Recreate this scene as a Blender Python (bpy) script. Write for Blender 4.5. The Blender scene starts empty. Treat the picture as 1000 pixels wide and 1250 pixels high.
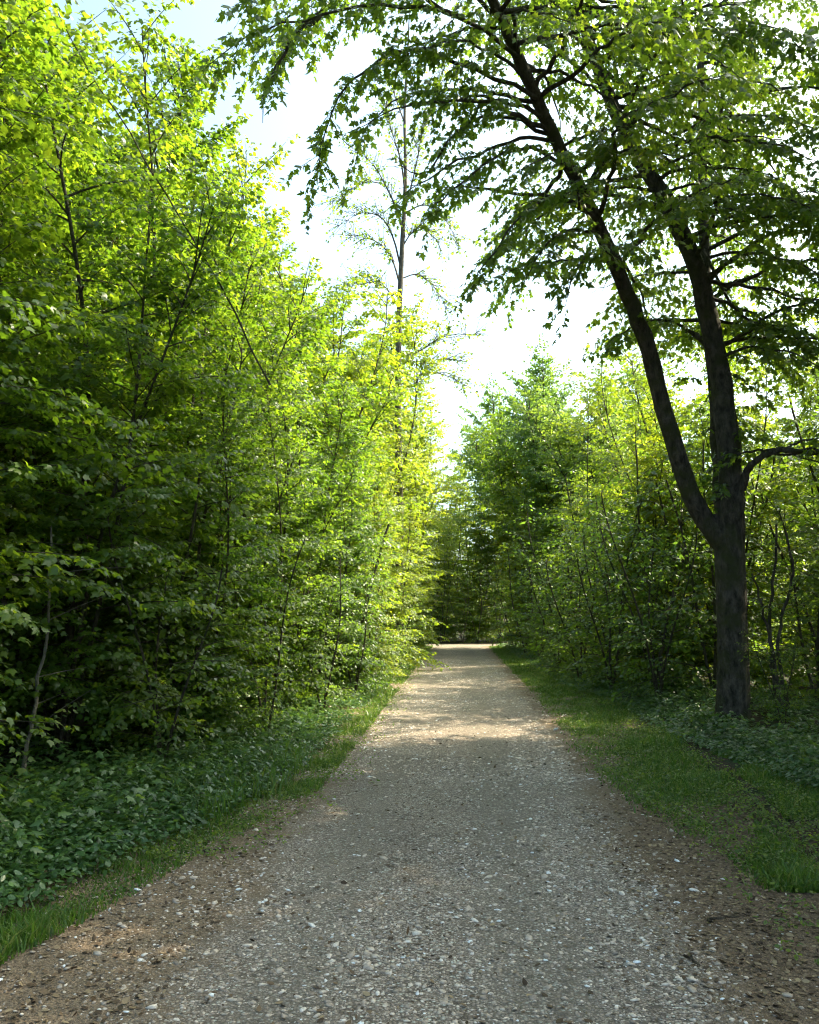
import bpy, math, random
import numpy as np
from mathutils import Vector

SC = bpy.context.scene
COL = SC.collection
rad = math.radians

# ------------------------------------------------------------------ camera
F, HC, VX, VY = 1050.0, 1.6, 560.0, 748.0        # focal length / horizon measured in the 1000 px photo
PITCH = math.atan((VY - 625) / F)
YAW = math.atan((VX - 500) / F)
cam = bpy.data.cameras.new('camera')
cam.sensor_fit = 'HORIZONTAL'; cam.sensor_width = 36; cam.lens = 36 * F / 1000
cam.clip_end = 2000
co = bpy.data.objects.new('camera', cam); COL.objects.link(co)
co.location = (0, 0, HC); co.rotation_euler = (math.pi / 2 + PITCH, 0, YAW)
SC.camera = co
MW = np.array(co.rotation_euler.to_matrix())

def P(px, py, Y):
    """world point seen in the photo at (px,py) and Y metres down the path"""
    d = MW @ np.array([(px - 500) / F, -(py - 625) / F, -1.0])
    d = d * (Y / d[1])
    return np.array([d[0], d[1], d[2] + HC])

def project(p):
    q = (np.asarray(p) - np.array([0, 0, HC])) @ MW
    z = np.maximum(-q[..., 2], 1e-3)
    return 500 + F * q[..., 0] / z, 625 - F * q[..., 1] / z

# ------------------------------------------------------------------ object helpers
def link(o, parent=None):
    COL.objects.link(o)
    if parent is not None: o.parent = parent
    return o

def tag(o, label=None, cat=None, group=None, kind=None):
    if label: o['label'] = label
    if cat: o['category'] = cat
    if group: o['group'] = group
    if kind: o['kind'] = kind
    return o

def empty(name, loc=(0, 0, 0), rz=0, s=1.0):
    o = bpy.data.objects.new(name, None)
    o.empty_display_size = .2
    o.location = loc; o.rotation_euler = (0, 0, rz); o.scale = (s, s, s)
    return link(o)

def copy_tree(o, parent=None):
    c = o.copy(); COL.objects.link(c); c.parent = parent
    for ch in list(o.children): copy_tree(ch, c)
    return c

def mesh_np(name, V, Fs, mat, parent=None, var=None, smooth=False):
    """V (n,3); Fs (m,k) all faces of k corners; var: one value per face"""
    me = bpy.data.meshes.new(name)
    V = np.ascontiguousarray(V, dtype=np.float32); Fs = np.ascontiguousarray(Fs, dtype=np.int32)
    m, k = Fs.shape
    me.vertices.add(len(V)); me.vertices.foreach_set('co', V.ravel())
    me.loops.add(m * k); me.loops.foreach_set('vertex_index', Fs.ravel())
    me.polygons.add(m)
    me.polygons.foreach_set('loop_start', np.arange(0, m * k, k, dtype=np.int32))
    if var is not None:
        a = me.attributes.new('var', 'FLOAT', 'FACE')
        a.data.foreach_set('value', np.ascontiguousarray(var, dtype=np.float32))
    me.update(calc_edges=True)
    if smooth: me.polygons.foreach_set('use_smooth', np.ones(m, dtype=bool))
    me.materials.append(mat)
    return link(bpy.data.objects.new(name, me), parent)

def norm(a):
    return a / np.maximum(np.linalg.norm(a, axis=-1, keepdims=True), 1e-9)

class Tubes:
    def __init__(s): s.V = []; s.F = []; s.n = 0
    def add(s, pts, rr, n=5, rough=0.0, rng=None):
        pts = np.asarray(pts, float); rr = np.asarray(rr, float); k = len(pts)
        t = norm(np.gradient(pts, axis=0))
        ref = np.tile(np.array([[0.31, .95, .05]]), (k, 1))
        bad = np.abs((t * ref).sum(1)) > .92
        ref[bad] = [1, 0, 0]
        a = norm(np.cross(t, ref)); b = np.cross(t, a)
        ang = np.arange(n) * 2 * math.pi / n
        R = rr[:, None] * np.ones((1, n))
        if rough and rng is not None: R = R * (1 + rng.normal(0, rough, R.shape))
        ring = pts[:, None, :] + R[..., None] * (np.cos(ang)[None, :, None] * a[:, None, :] + np.sin(ang)[None, :, None] * b[:, None, :])
        s.V.append(ring.reshape(-1, 3))
        i = np.arange(k - 1)[:, None] * n; j = np.arange(n)[None, :]; j2 = (j + 1) % n
        f = np.stack([i + j, i + j2, i + n + j2, i + n + j], -1).reshape(-1, 4) + s.n
        s.F.append(f); s.n += k * n
    def build(s, name, mat, parent=None):
        return mesh_np(name, np.concatenate(s.V), np.concatenate(s.F), mat, parent, smooth=True)

def resample(pts, n):
    """smooth curve through control points (Catmull-Rom), n samples"""
    p = np.asarray(pts, float); k = len(p)
    q = np.vstack([2 * p[0] - p[1], p, 2 * p[-1] - p[-2]])
    u = np.linspace(0, k - 1 - 1e-6, n); i = u.astype(int); t = (u - i)[:, None]
    a, b, c, d = q[i], q[i + 1], q[i + 2], q[i + 3]
    return .5 * (2 * b + (c - a) * t + (2 * a - 5 * b + 4 * c - d) * t**2 + (3 * b - a - 3 * c + d) * t**3)

# ------------------------------------------------------------------ leaf shapes
def leaf_tpl(kind):
    if kind == 'maple':      # five-lobed, cupped along the midrib
        half = [(.30, -.06), (.20, .17), (.53, .46), (.22, .50), (.17, .72)]
        pts = [(0, 0)] + half + [(0, 1.0)] + [(-x, y) for x, y in reversed(half)]
        v = np.array([(0, .28, 0)] + [(x, y, 0) for x, y in pts], float)
        n = len(pts)
        f = np.array([(0, 1 + i, 1 + (i + 1) % n) for i in range(n)])
    elif kind == 'lobed':
        half = [(.42, .18), (.22, .52)]
        half = [(.46, .36)]
        pts = [(0, 0), (.34, .02), (.50, .45), (.2, .52), (0, 1.0), (-.2, .52), (-.50, .45), (-.34, .02)]
        v = np.array([(x, y, 0) for x, y in pts], float)
        f = np.array([(0, 1, 2), (0, 2, 3), (0, 3, 4), (0, 4, 5), (0, 5, 6), (0, 6, 7)])
    elif kind == 'oval':
        v = np.array([(0, 0, 0), (.30, .28, 0), (.24, .65, 0), (0, 1, 0), (-.24, .65, 0), (-.30, .28, 0)], float)
        f = np.array([(0, 1, 2), (0, 2, 3), (0, 3, 4), (0, 4, 5)])
    else:                    # far
        v = np.array([(0, 0, 0), (.46, .42, 0), (0, 1, 0), (-.46, .42, 0)], float)
        f = np.array([(0, 1, 2), (0, 2, 3)])
    v[:, 2] = -.30 * np.abs(v[:, 0]) - .22 * v[:, 1]**2
    return v, f

def leaves(name, pos, head, nor, size, kind, mat, parent, var, rng):
    tv, tf = leaf_tpl(kind)
    y = norm(head); x = norm(np.cross(y, nor)); z = np.cross(x, y)
    wx = size * rng.uniform(.8, 1.15, len(size)); cz = size * rng.uniform(.3, 1.7, len(size))
    V = (pos[:, None, :] + wx[:, None, None] * tv[None, :, :1] * x[:, None, :]
         + size[:, None, None] * tv[None, :, 1:2] * y[:, None, :]
         + cz[:, None, None] * tv[None, :, 2:] * z[:, None, :])
    n = len(pos)
    Fs = (tf[None] + (np.arange(n) * len(tv))[:, None, None]).reshape(-1, 3)
    return mesh_np(name, V.reshape(-1, 3), Fs, mat, parent, var=np.repeat(var, len(tf)))

def spray_leaves(rng, S, D, L, spacing=.07, tilt=.45, outward=.5, axis=None, droop=.25, keep=None, hang=(.05, .75)):
    """S start, D direction, L length of every twig -> leaf pos / heading / normal in opposite pairs"""
    n = np.maximum(2, (L / spacing).astype(int))
    idx = np.repeat(np.arange(len(S)), n)
    k = np.arange(len(idx)) - np.repeat(np.cumsum(n) - n, n)
    t = (k + .8) / n[idx]
    base = S[idx] + D[idx] * (L[idx] * t)[:, None]
    base[:, 2] -= droop * L[idx] * t**2
    d = norm(D[idx] * [1, 1, .4])
    up = np.array([0, 0, 1.0])
    side = norm(np.cross(d, up))
    pos, head, nor = [], [], []
    for s in (1, -1):
        a = rng.normal(1.0, .35, len(idx))[:, None]
        h = d * np.cos(a) + s * side * np.sin(a)
        h[:, 2] -= rng.uniform(*hang, len(idx))
        h = norm(h)
        nn = up + rng.normal(0, tilt, (len(idx), 3)) + .35 * h * [1, 1, 0]
        if axis is not None:
            o = base - axis; o[:, 2] = 0
            nn = nn + outward * norm(o)
        pos.append(base + h * rng.uniform(.015, .07, len(idx))[:, None]); head.append(h); nor.append(norm(nn))
    pos, head, nor = np.concatenate(pos), np.concatenate(head), np.concatenate(nor)
    m = rng.random(len(pos)) < (keep if keep else .94)
    return pos[m], head[m], nor[m]

# ------------------------------------------------------------------ materials
def nt_mat(name):
    m = bpy.data.materials.new(name); m.use_nodes = True
    nt = m.node_tree; nt.nodes.clear()
    return m, nt, nt.nodes, nt.links

def node(nt, t, **kw):
    n = nt.nodes.new(t)
    for k, v in kw.items(): setattr(n, k, v)
    return n

def ramp(nt, stops, fac=None):
    r = node(nt, 'ShaderNodeValToRGB'); e = r.color_ramp.elements
    while len(e) < len(stops): e.new(.5)
    for el, (p, c) in zip(e, stops): el.position = p; el.color = (*c, 1)
    if fac is not None: nt.links.new(fac, r.inputs[0])
    return r

def noise(nt, scale, detail=3, rough=.5, vec=None):
    n = node(nt, 'ShaderNodeTexNoise'); n.inputs['Scale'].default_value = scale
    n.inputs['Detail'].default_value = detail; n.inputs['Roughness'].default_value = rough
    if vec is not None: nt.links.new(vec, n.inputs['Vector'])
    return n

def leaf_mat(name, cols, trans, tfac=.45, rough=.42, spec=.5):
    m, nt, N, L = nt_mat(name)
    out = node(nt, 'ShaderNodeOutputMaterial')
    at = node(nt, 'ShaderNodeAttribute'); at.attribute_name = 'var'
    r = ramp(nt, cols, at.outputs['Fac'])
    geo = node(nt, 'ShaderNodeNewGeometry')
    pale = node(nt, 'ShaderNodeMixRGB', blend_type='MIX'); pale.inputs[2].default_value = (*[min(1, c * 1.15 + .015) for c in cols[1][1]], 1)
    mul = node(nt, 'ShaderNodeMath', operation='MULTIPLY'); mul.inputs[1].default_value = .45
    L.new(geo.outputs['Backfacing'], mul.inputs[0]); L.new(mul.outputs[0], pale.inputs[0]); L.new(r.outputs[0], pale.inputs[1])
    oi = node(nt, 'ShaderNodeObjectInfo')
    tn = ramp(nt, [(0, (.80, .92, 1.12)), (.5, (.95, 1, 1)), (1, (1.1, 1.04, .9))], oi.outputs['Random']).outputs[0]
    def tinted(sock):
        q = node(nt, 'ShaderNodeMixRGB', blend_type='MULTIPLY'); q.inputs[0].default_value = .8
        L.new(sock, q.inputs[1]); L.new(tn, q.inputs[2]); return q.outputs[0]
    p = node(nt, 'ShaderNodeBsdfPrincipled'); p.inputs['Roughness'].default_value = rough
    p.inputs['Specular IOR Level'].default_value = spec
    L.new(tinted(pale.outputs[0]), p.inputs['Base Color'])
    t = node(nt, 'ShaderNodeBsdfTranslucent')
    tr = ramp(nt, trans, at.outputs['Fac']); L.new(tinted(tr.outputs[0]), t.inputs['Color'])
    mx = node(nt, 'ShaderNodeMixShader'); mx.inputs[0].default_value = tfac
    L.new(p.outputs[0], mx.inputs[1]); L.new(t.outputs[0], mx.inputs[2]); L.new(mx.outputs[0], out.inputs['Surface'])
    return m

def bark_mat(name, a, b, moss=None, scale=14):
    m, nt, N, L = nt_mat(name)
    out = node(nt, 'ShaderNodeOutputMaterial'); p = node(nt, 'ShaderNodeBsdfPrincipled')
    p.inputs['Roughness'].default_value = .9; p.inputs['Specular IOR Level'].default_value = .2
    tc = node(nt, 'ShaderNodeTexCoord'); mp = node(nt, 'ShaderNodeMapping'); mp.inputs['Scale'].default_value = (1, 1, .42)
    L.new(tc.outputs['Object'], mp.inputs[0])
    n1 = noise(nt, scale, 6, .65, mp.outputs[0]); n2 = noise(nt, scale * 4, 4, .6, mp.outputs[0])
    r = ramp(nt, [(.35, a), (.65, b)], n1.outputs[0])
    col = r.outputs[0]
    if moss:
        n3 = noise(nt, 2.3, 5, .65, tc.outputs['Object'])
        mk = ramp(nt, [(.47, (0, 0, 0)), (.62, (1, 1, 1))], n3.outputs[0])
        mx = node(nt, 'ShaderNodeMixRGB'); L.new(mk.outputs[0], mx.inputs[0]); L.new(col, mx.inputs[1]); mx.inputs[2].default_value = (*moss, 1)
        col = mx.outputs[0]
    L.new(col, p.inputs['Base Color'])
    add = node(nt, 'ShaderNodeMath', operation='ADD'); L.new(n1.outputs[0], add.inputs[0]); L.new(n2.outputs[0], add.inputs[1])
    bp = node(nt, 'ShaderNodeBump'); bp.inputs['Strength'].default_value = 1; bp.inputs['Distance'].default_value = .05
    L.new(add.outputs[0], bp.inputs['Height']); L.new(bp.outputs[0], p.inputs['Normal'])
    L.new(p.outputs[0], out.inputs['Surface'])
    return m

def var_mat(name, stops, rough=.8, spec=.3, tscale=None):
    m, nt, N, L = nt_mat(name)
    out = node(nt, 'ShaderNodeOutputMaterial'); p = node(nt, 'ShaderNodeBsdfPrincipled')
    p.inputs['Roughness'].default_value = rough; p.inputs['Specular IOR Level'].default_value = spec
    at = node(nt, 'ShaderNodeAttribute'); at.attribute_name = 'var'
    r = ramp(nt, stops, at.outputs['Fac']); col = r.outputs[0]
    if tscale:
        tc = node(nt, 'ShaderNodeTexCoord'); n = noise(nt, tscale, 4, .6, tc.outputs['Object'])
        q = ramp(nt, [(.3, (.65, .65, .65)), (.7, (1.15, 1.15, 1.15))], n.outputs[0])
        mx = node(nt, 'ShaderNodeMixRGB', blend_type='MULTIPLY'); mx.inputs[0].default_value = 1
        L.new(col, mx.inputs[1]); L.new(q.outputs[0], mx.inputs[2]); col = mx.outputs[0]
    L.new(col, p.inputs['Base Color']); L.new(p.outputs[0], out.inputs['Surface'])
    return m

MAPLE = leaf_mat('fresh_maple_leaf', [(0, (.046, .092, .012)), (.5, (.100, .150, .016)), (1, (.180, .205, .020))],
                 [(0, (.19, .33, .015)), (.5, (.40, .52, .02)), (1, (.64, .64, .03))], .5)
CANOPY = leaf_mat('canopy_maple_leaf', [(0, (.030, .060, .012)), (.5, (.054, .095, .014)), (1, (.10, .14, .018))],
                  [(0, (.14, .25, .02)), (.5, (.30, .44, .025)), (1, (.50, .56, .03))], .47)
COOL = leaf_mat('cool_green_leaf', [(0, (.060, .110, .030)), (.5, (.100, .165, .036)), (1, (.155, .22, .042))],
                [(0, (.20, .34, .04)), (.5, (.34, .50, .05)), (1, (.46, .58, .06))], .46)
SHRUB = leaf_mat('shrub_leaf', [(0, (.038, .080, .018)), (.5, (.090, .132, .026)), (1, (.17, .195, .034))],
                 [(0, (.15, .27, .02)), (.5, (.27, .42, .03)), (1, (.42, .52, .04))], .45)
COVER = leaf_mat('ground_cover_leaf', [(0, (.030, .070, .022)), (.5, (.055, .115, .034)), (1, (.11, .18, .052))],
                 [(0, (.10, .21, .03)), (.5, (.17, .31, .04)), (1, (.28, .42, .05))], .35, .38)
GRASS = leaf_mat('grass_blade', [(0, (.040, .090, .012)), (.6, (.085, .160, .020)), (1, (.20, .20, .06))],
                 [(0, (.11, .23, .02)), (.6, (.19, .33, .03)), (1, (.36, .38, .1))], .4)
BARK = bark_mat('dark_maple_bark', (.036, .030, .024), (.150, .128, .102), (.070, .072, .030))
BARK2 = bark_mat('young_bark', (.05, .042, .03), (.14, .12, .085), (.06, .075, .03), 20)
BARKP = bark_mat('pale_bark', (.16, .14, .11), (.34, .31, .25), None, 18)
BARKS = bark_mat('grey_bark', (.09, .075, .06), (.21, .18, .145), None, 16)
TWIGM = bark_mat('dead_twig_bark', (.10, .075, .05), (.22, .17, .12), None, 30)
STONE = var_mat('gravel_stone', [(0, (0.192, 0.145, 0.109)), (.5, (0.440, 0.348, 0.271)), (.8, (0.734, 0.600, 0.486)), (1, (0.800, 0.800, 0.800))], .75, .35, 60)
LITTER = var_mat('dead_leaf', [(0, (.045, .026, .014)), (.6, (.14, .085, .045)), (1, (.32, .23, .13))], .7, .3)

def ground_material():
    m, nt, N, L = nt_mat('forest_ground')
    out = node(nt, 'ShaderNodeOutputMaterial'); p = node(nt, 'ShaderNodeBsdfPrincipled')
    p.inputs['Roughness'].default_value = .92; p.inputs['Specular IOR Level'].default_value = .2
    geo = node(nt, 'ShaderNodeNewGeometry'); sep = node(nt, 'ShaderNodeSeparateXYZ'); L.new(geo.outputs['Position'], sep.inputs[0])
    pos = geo.outputs['Position']
    def math_(op, a, b=None):
        n = node(nt, 'ShaderNodeMath', operation=op)
        for i, v in enumerate((a, b)):
            if v is None: continue
            if isinstance(v, (int, float)): n.inputs[i].default_value = v
            else: L.new(v, n.inputs[i])
        return n.outputs[0]
    def smooth(v, lo, hi):
        n = node(nt, 'ShaderNodeMapRange', interpolation_type='SMOOTHSTEP'); L.new(v, n.inputs[0])
        n.inputs[1].default_value = lo; n.inputs[2].default_value = hi
        return n.outputs[0]
    def mix(f, a, b, mode='MIX'):
        n = node(nt, 'ShaderNodeMixRGB', blend_type=mode)
        if isinstance(f, (int, float)): n.inputs[0].default_value = f
        else: L.new(f, n.inputs[0])
        for i, v in ((1, a), (2, b)):
            if isinstance(v, tuple): n.inputs[i].default_value = (*v, 1)
            else: L.new(v, n.inputs[i])
        return n.outputs[0]
    big = noise(nt, .9, 4, .6, pos).outputs[0]; mid = noise(nt, 4.0, 5, .6, pos).outputs[0]
    fine = noise(nt, 55, 5, .7, pos).outputs[0]; vfine = noise(nt, 190, 3, .6, pos).outputs[0]
    # forest floor
    floor = ramp(nt, [(.3, (.022, .016, .010)), (.55, (.060, .042, .026)), (.75, (.11, .078, .05))], fine).outputs[0]
    floor = mix(smooth(mid, .48, .62), floor, (.030, .045, .014))
    # brown trodden edge with litter
    edge = ramp(nt, [(.28, (0.086, 0.060, 0.039)), (.52, (0.236, 0.164, 0.106)), (.75, (0.420, 0.312, 0.213))], fine).outputs[0]
    edge = mix(smooth(vfine, .55, .75), edge, (.33, .27, .20))
    # crushed grey gravel: individual stones from two cell sizes
    def cells(scale):
        v = node(nt, 'ShaderNodeTexVoronoi'); v.inputs['Scale'].default_value = scale; L.new(pos, v.inputs['Vector']); return v
    v1, v2 = cells(70), cells(150)
    s1 = node(nt, 'ShaderNodeSeparateColor'); L.new(v1.outputs['Color'], s1.inputs[0])
    s2 = node(nt, 'ShaderNodeSeparateColor'); L.new(v2.outputs['Color'], s2.inputs[0])
    g1 = ramp(nt, [(0, (0.143, 0.108, 0.080)), (.5, (0.358, 0.279, 0.221)), (.8, (0.572, 0.457, 0.372)), (1, (0.800, 0.792, 0.689))], s1.outputs[0]).outputs[0]
    g2 = ramp(nt, [(0, (0.171, 0.132, 0.099)), (.5, (0.371, 0.293, 0.231)), (.85, (0.572, 0.457, 0.372)), (1, (0.800, 0.725, 0.619))], s2.outputs[0]).outputs[0]
    gravel = mix(smooth(mid, .42, .6), g1, g2)
    gravel = mix(.55, gravel, ramp(nt, [(.35, (.72, .71, .70)), (.65, (1.18, 1.16, 1.12))], big).outputs[0], 'MULTIPLY')
    gravel = mix(math_('MULTIPLY', smooth(v1.outputs['Distance'], .30, .62), .55), gravel, (.06, .052, .043))
    # two compacted tracks of finer, dustier grit
    def band(c_, w_):
        d_ = math_('ABSOLUTE', math_('SUBTRACT', math_('ADD', sep.outputs[0], math_('MULTIPLY', math_('SUBTRACT', big, .5), .25)), c_))
        return math_('SUBTRACT', 1, smooth(d_, w_ * .4, w_))
    trk = math_('MULTIPLY', math_('MAXIMUM', band(.35, .34), band(-.75, .3)), .4)
    dust = ramp(nt, [(.3, (.15, .125, .095)), (.55, (.235, .20, .157)), (.8, (.34, .295, .24))], vfine).outputs[0]
    gravel = mix(trk, gravel, dust)
    # across-path profile
    wob = math_('MULTIPLY', math_('SUBTRACT', big, .5), 1.1)
    wob2 = math_('MULTIPLY', math_('SUBTRACT', mid, .5), .7)
    x = math_('ADD', math_('ADD', sep.outputs[0], wob), wob2)
    ax = math_('ABSOLUTE', x)
    y = sep.outputs[1]
    right_near = math_('MULTIPLY', smooth(sep.outputs[0], 0, 2), math_('SUBTRACT', 1, smooth(y, 4, 13)))
    ge = math_('ADD', ax, math_('MULTIPLY', right_near, .25))
    m_edge = smooth(ge, .95, 1.45)
    m_floor = smooth(ax, 1.9, 2.7)
    # crossing track at the end of the path
    cy = math_('ABSOLUTE', math_('SUBTRACT', math_('ADD', y, wob2), 43.2))
    m_cross = math_('SUBTRACT', 1, smooth(cy, 1.1, 1.6))
    m_edge = math_('MULTIPLY', m_edge, math_('SUBTRACT', 1, m_cross)); m_floor = math_('MULTIPLY', m_floor, math_('SUBTRACT', 1, m_cross))
    beyond = smooth(y, 44.3, 45.2)
    m_floor = math_('MAXIMUM', m_floor, beyond)
    # dark trodden soil on the right in front
    soil = ramp(nt, [(.3, (0.081, 0.053, 0.033)), (.55, (0.177, 0.120, 0.078)), (.8, (0.338, 0.237, 0.155))], fine).outputs[0]
    edge = mix(math_('MULTIPLY', right_near, .85), edge, soil)
    col = mix(m_edge, gravel, edge); col = mix(m_floor, col, floor)
    L.new(col, p.inputs['Base Color'])
    h = math_('ADD', math_('MULTIPLY', v1.outputs['Distance'], -.012), math_('ADD', math_('MULTIPLY', fine, .016), math_('MULTIPLY', v2.outputs['Distance'], -.004)))
    bp = node(nt, 'ShaderNodeBump'); bp.inputs['Strength'].default_value = 1; bp.inputs['Distance'].default_value = 1
    L.new(h, bp.inputs['Height']); L.new(bp.outputs[0], p.inputs['Normal'])
    L.new(p.outputs[0], out.inputs['Surface'])
    return m
GROUND = ground_material()

# ------------------------------------------------------------------ ground
def hgt(x, y):
    x = np.asarray(x, float); y = np.asarray(y, float)
    out = np.clip(np.abs(x) - 1.9, 0, 3)
    b = .045 * out * (1 + .6 * np.sin(y * .7 + x) + .4 * np.sin(1.7 * x - y * .31))
    bumps = .012 * np.sin(x * 3.1 + y * 1.3) * np.sin(y * 2.3 - x * .7)
    return b + bumps - .004 * np.clip(1.2 - np.abs(x), 0, 1.2)

def sheet(name, xs, ys, dz, mat):
    X, Y = np.meshgrid(xs, ys); Z = hgt(X, Y) + dz
    V = np.stack([X, Y, Z], -1).reshape(-1, 3)
    nx, ny = len(xs), len(ys)
    i = (np.arange(ny - 1)[:, None] * nx + np.arange(nx - 1)[None, :]).ravel()
    return mesh_np(name, V, np.stack([i, i + 1, i + nx + 1, i + nx], 1), mat, smooth=True)

xs = np.concatenate([np.linspace(-600, -14, 12), np.linspace(-13, 13, 131), np.linspace(14, 600, 12)])
ys = np.concatenate([np.linspace(-300, -3, 8), np.linspace(-2.5, 70, 290), np.linspace(75, 900, 14)])
g = sheet('ground', xs, ys, -.004, GROUND); tag(g, kind='structure')
g = sheet('path', np.linspace(-1.75, 1.75, 25), np.linspace(-4, 42, 260), .002, GROUND); tag(g, kind='structure')
g = sheet('crossing_path', np.linspace(-40, 40, 240), np.linspace(42.05, 44.4, 10), .002, GROUND); tag(g, kind='structure')

# ------------------------------------------------------------------ gravel, litter, grass, ground cover (uncountable)
def vnoise(x, y, s, seed):
    r = np.random.default_rng(seed); t = np.zeros_like(x)
    for k in range(7):
        a = r.uniform(0, 6.28); fq = s * r.uniform(.6, 1.9); t += np.sin((x * math.cos(a) + y * math.sin(a)) * fq + r.uniform(0, 6.28))
    return t / 3.2

def stones_mesh(name, rng, xy, size, mat, sub):
    if sub:
        t = (1 + 5**.5) / 2
        v = np.array([(-1, t, 0), (1, t, 0), (-1, -t, 0), (1, -t, 0), (0, -1, t), (0, 1, t), (0, -1, -t), (0, 1, -t), (t, 0, -1), (t, 0, 1), (-t, 0, -1), (-t, 0, 1)], float)
        v = norm(v)
        f = np.array([(0, 11, 5), (0, 5, 1), (0, 1, 7), (0, 7, 10), (0, 10, 11), (1, 5, 9), (5, 11, 4), (11, 10, 2), (10, 7, 6), (7, 1, 8), (3, 9, 4), (3, 4, 2), (3, 2, 6), (3, 6, 8), (3, 8, 9), (4, 9, 5), (2, 4, 11), (6, 2, 10), (8, 6, 7), (9, 8, 1)])
    else:
        v = np.array([(1, 0, 0), (0, 1, 0), (-1, 0, 0), (0, -1, 0), (0, 0, 1)], float)
        f = np.array([(0, 1, 4), (1, 2, 4), (2, 3, 4), (3, 0, 4)])
    n = len(xy)
    jit = 1 + rng.normal(0, .2, (n, len(v), 1))
    sc = np.stack([size * rng.uniform(.7, 1.3, n), size * rng.uniform(.55, 1.0, n), size * rng.uniform(.22, .5, n)], 1)
    a = rng.uniform(0, 6.28, n); c, s = np.cos(a), np.sin(a)
    w = v[None] * jit * sc[:, None, :]
    tx = rng.normal(0, .25, n)
    w[..., 2] += w[..., 0] * tx[:, None]
    R = np.stack([w[..., 0] * c[:, None] - w[..., 1] * s[:, None], w[..., 0] * s[:, None] + w[..., 1] * c[:, None], w[..., 2]], -1)
    z = hgt(xy[:, 0], xy[:, 1]) + size * .12
    R += np.stack([xy[:, 0], xy[:, 1], z], 1)[:, None, :]
    Fs = (f[None] + (np.arange(n) * len(v))[:, None, None]).reshape(-1, 3)
    var = np.clip(rng.beta(2.2, 2.4, n) + (rng.random(n) < .07) * .4, 0, 1)
    return mesh_np(name, R.reshape(-1, 3), Fs, mat, var=np.repeat(var, len(f)))

rng = np.random.default_rng(11)
def ridge(n, y0, y1):
    y = y0 * (y1 / y0) ** rng.random(n)
    x = rng.normal(0, .95, n) + rng.choice([-.8, 0, .9], n, p=[.35, .3, .35])
    m = (np.abs(x) < 2.3) & (rng.random(n) < np.clip(2.4 - np.abs(x), .12, 1)) & ~((x > 1.2) & (rng.random(n) < .6)) & (rng.random(n) < np.clip(.62 + .5 * vnoise(x, y * .5, 2.6, 21) - .35 * np.exp(-((x - .35) / .22)**2) - .3 * np.exp(-((x + .75) / .2)**2), .12, 1))
    return np.stack([x[m], y[m]], 1)
xy = ridge(95000, 2.6, 9); a1 = stones_mesh('gravel', rng, xy, np.clip(rng.lognormal(math.log(.0060), .50, len(xy)), .0025, .026), STONE, True)
tag(a1, kind='stuff')
xy = ridge(80000, 8.5, 30); a2 = stones_mesh('gravel', rng, xy, np.clip(rng.lognormal(math.log(.011), .4, len(xy)), .005, .028), STONE, False)
tag(a2, kind='stuff')

def scatter_leaf(name, rng, xy, size, kind, mat, lift, tilt):
    n = len(xy); h = rng.normal(0, 1, (n, 3)); h[:, 2] *= .2
    nn = np.array([0, 0, 1.]) + rng.normal(0, tilt, (n, 3))
    pos = np.stack([xy[:, 0], xy[:, 1], hgt(xy[:, 0], xy[:, 1]) + lift * rng.random(n) + .006], 1)
    return leaves(name, pos, h, nn, size, kind, mat, None, rng.random(n), rng)

n = 9000
y = 3 * (30 / 3) ** rng.random(n); sgn = rng.choice([-1, 1], n); x = sgn * (np.abs(rng.normal(.25, .55, n)) + 1.25) + (sgn > 0) * .0
xy = np.stack([x, y], 1)
n2 = 5200; xy2 = np.stack([rng.uniform(.95, 3.4, n2), rng.uniform(2.8, 7.5, n2)], 1)
n3 = 1500; xy3 = np.stack([rng.uniform(-1.2, 1.2, n3), 3 * (12 / 3) ** rng.random(n3)], 1)
xy = np.concatenate([xy, xy2, xy3])
tag(scatter_leaf('leaf_litter', rng, xy, rng.uniform(.012, .045, len(xy)), 'oval', LITTER, .006, .3), kind='stuff')

def blades(name, rng, xy, hh, mat, spread=.5):
    n = len(xy); base = np.stack([xy[:, 0], xy[:, 1], hgt(xy[:, 0], xy[:, 1]) - .01], 1)
    a = rng.uniform(0, 6.28, n); d = np.stack([np.cos(a), np.sin(a), np.zeros(n)], 1)
    lean = norm(rng.normal(0, 1, (n, 3)) * [1, 1, 0]) * rng.uniform(.1, 1.0, n)[:, None] * spread
    w = rng.uniform(.003, .006, n)[:, None] * (.7 + xy[:, 1:2] / 12)
    up = np.array([0, 0, 1.])
    h = hh[:, None]
    p1 = base + (up * .55 + lean * .35) * h; p2 = base + (up * .9 + lean * 1.1) * h
    V = np.stack([base - d * w, base + d * w, p1 + d * w * .8, p1 - d * w * .8, p2], 1)
    f = np.array([(0, 1, 2), (0, 2, 3), (3, 2, 4)])
    Fs = (f[None] + (np.arange(n) * 5)[:, None, None]).reshape(-1, 3)
    return mesh_np(name, V.reshape(-1, 3), Fs, mat, var=np.repeat(rng.random(n)**1.5, 3))

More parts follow.
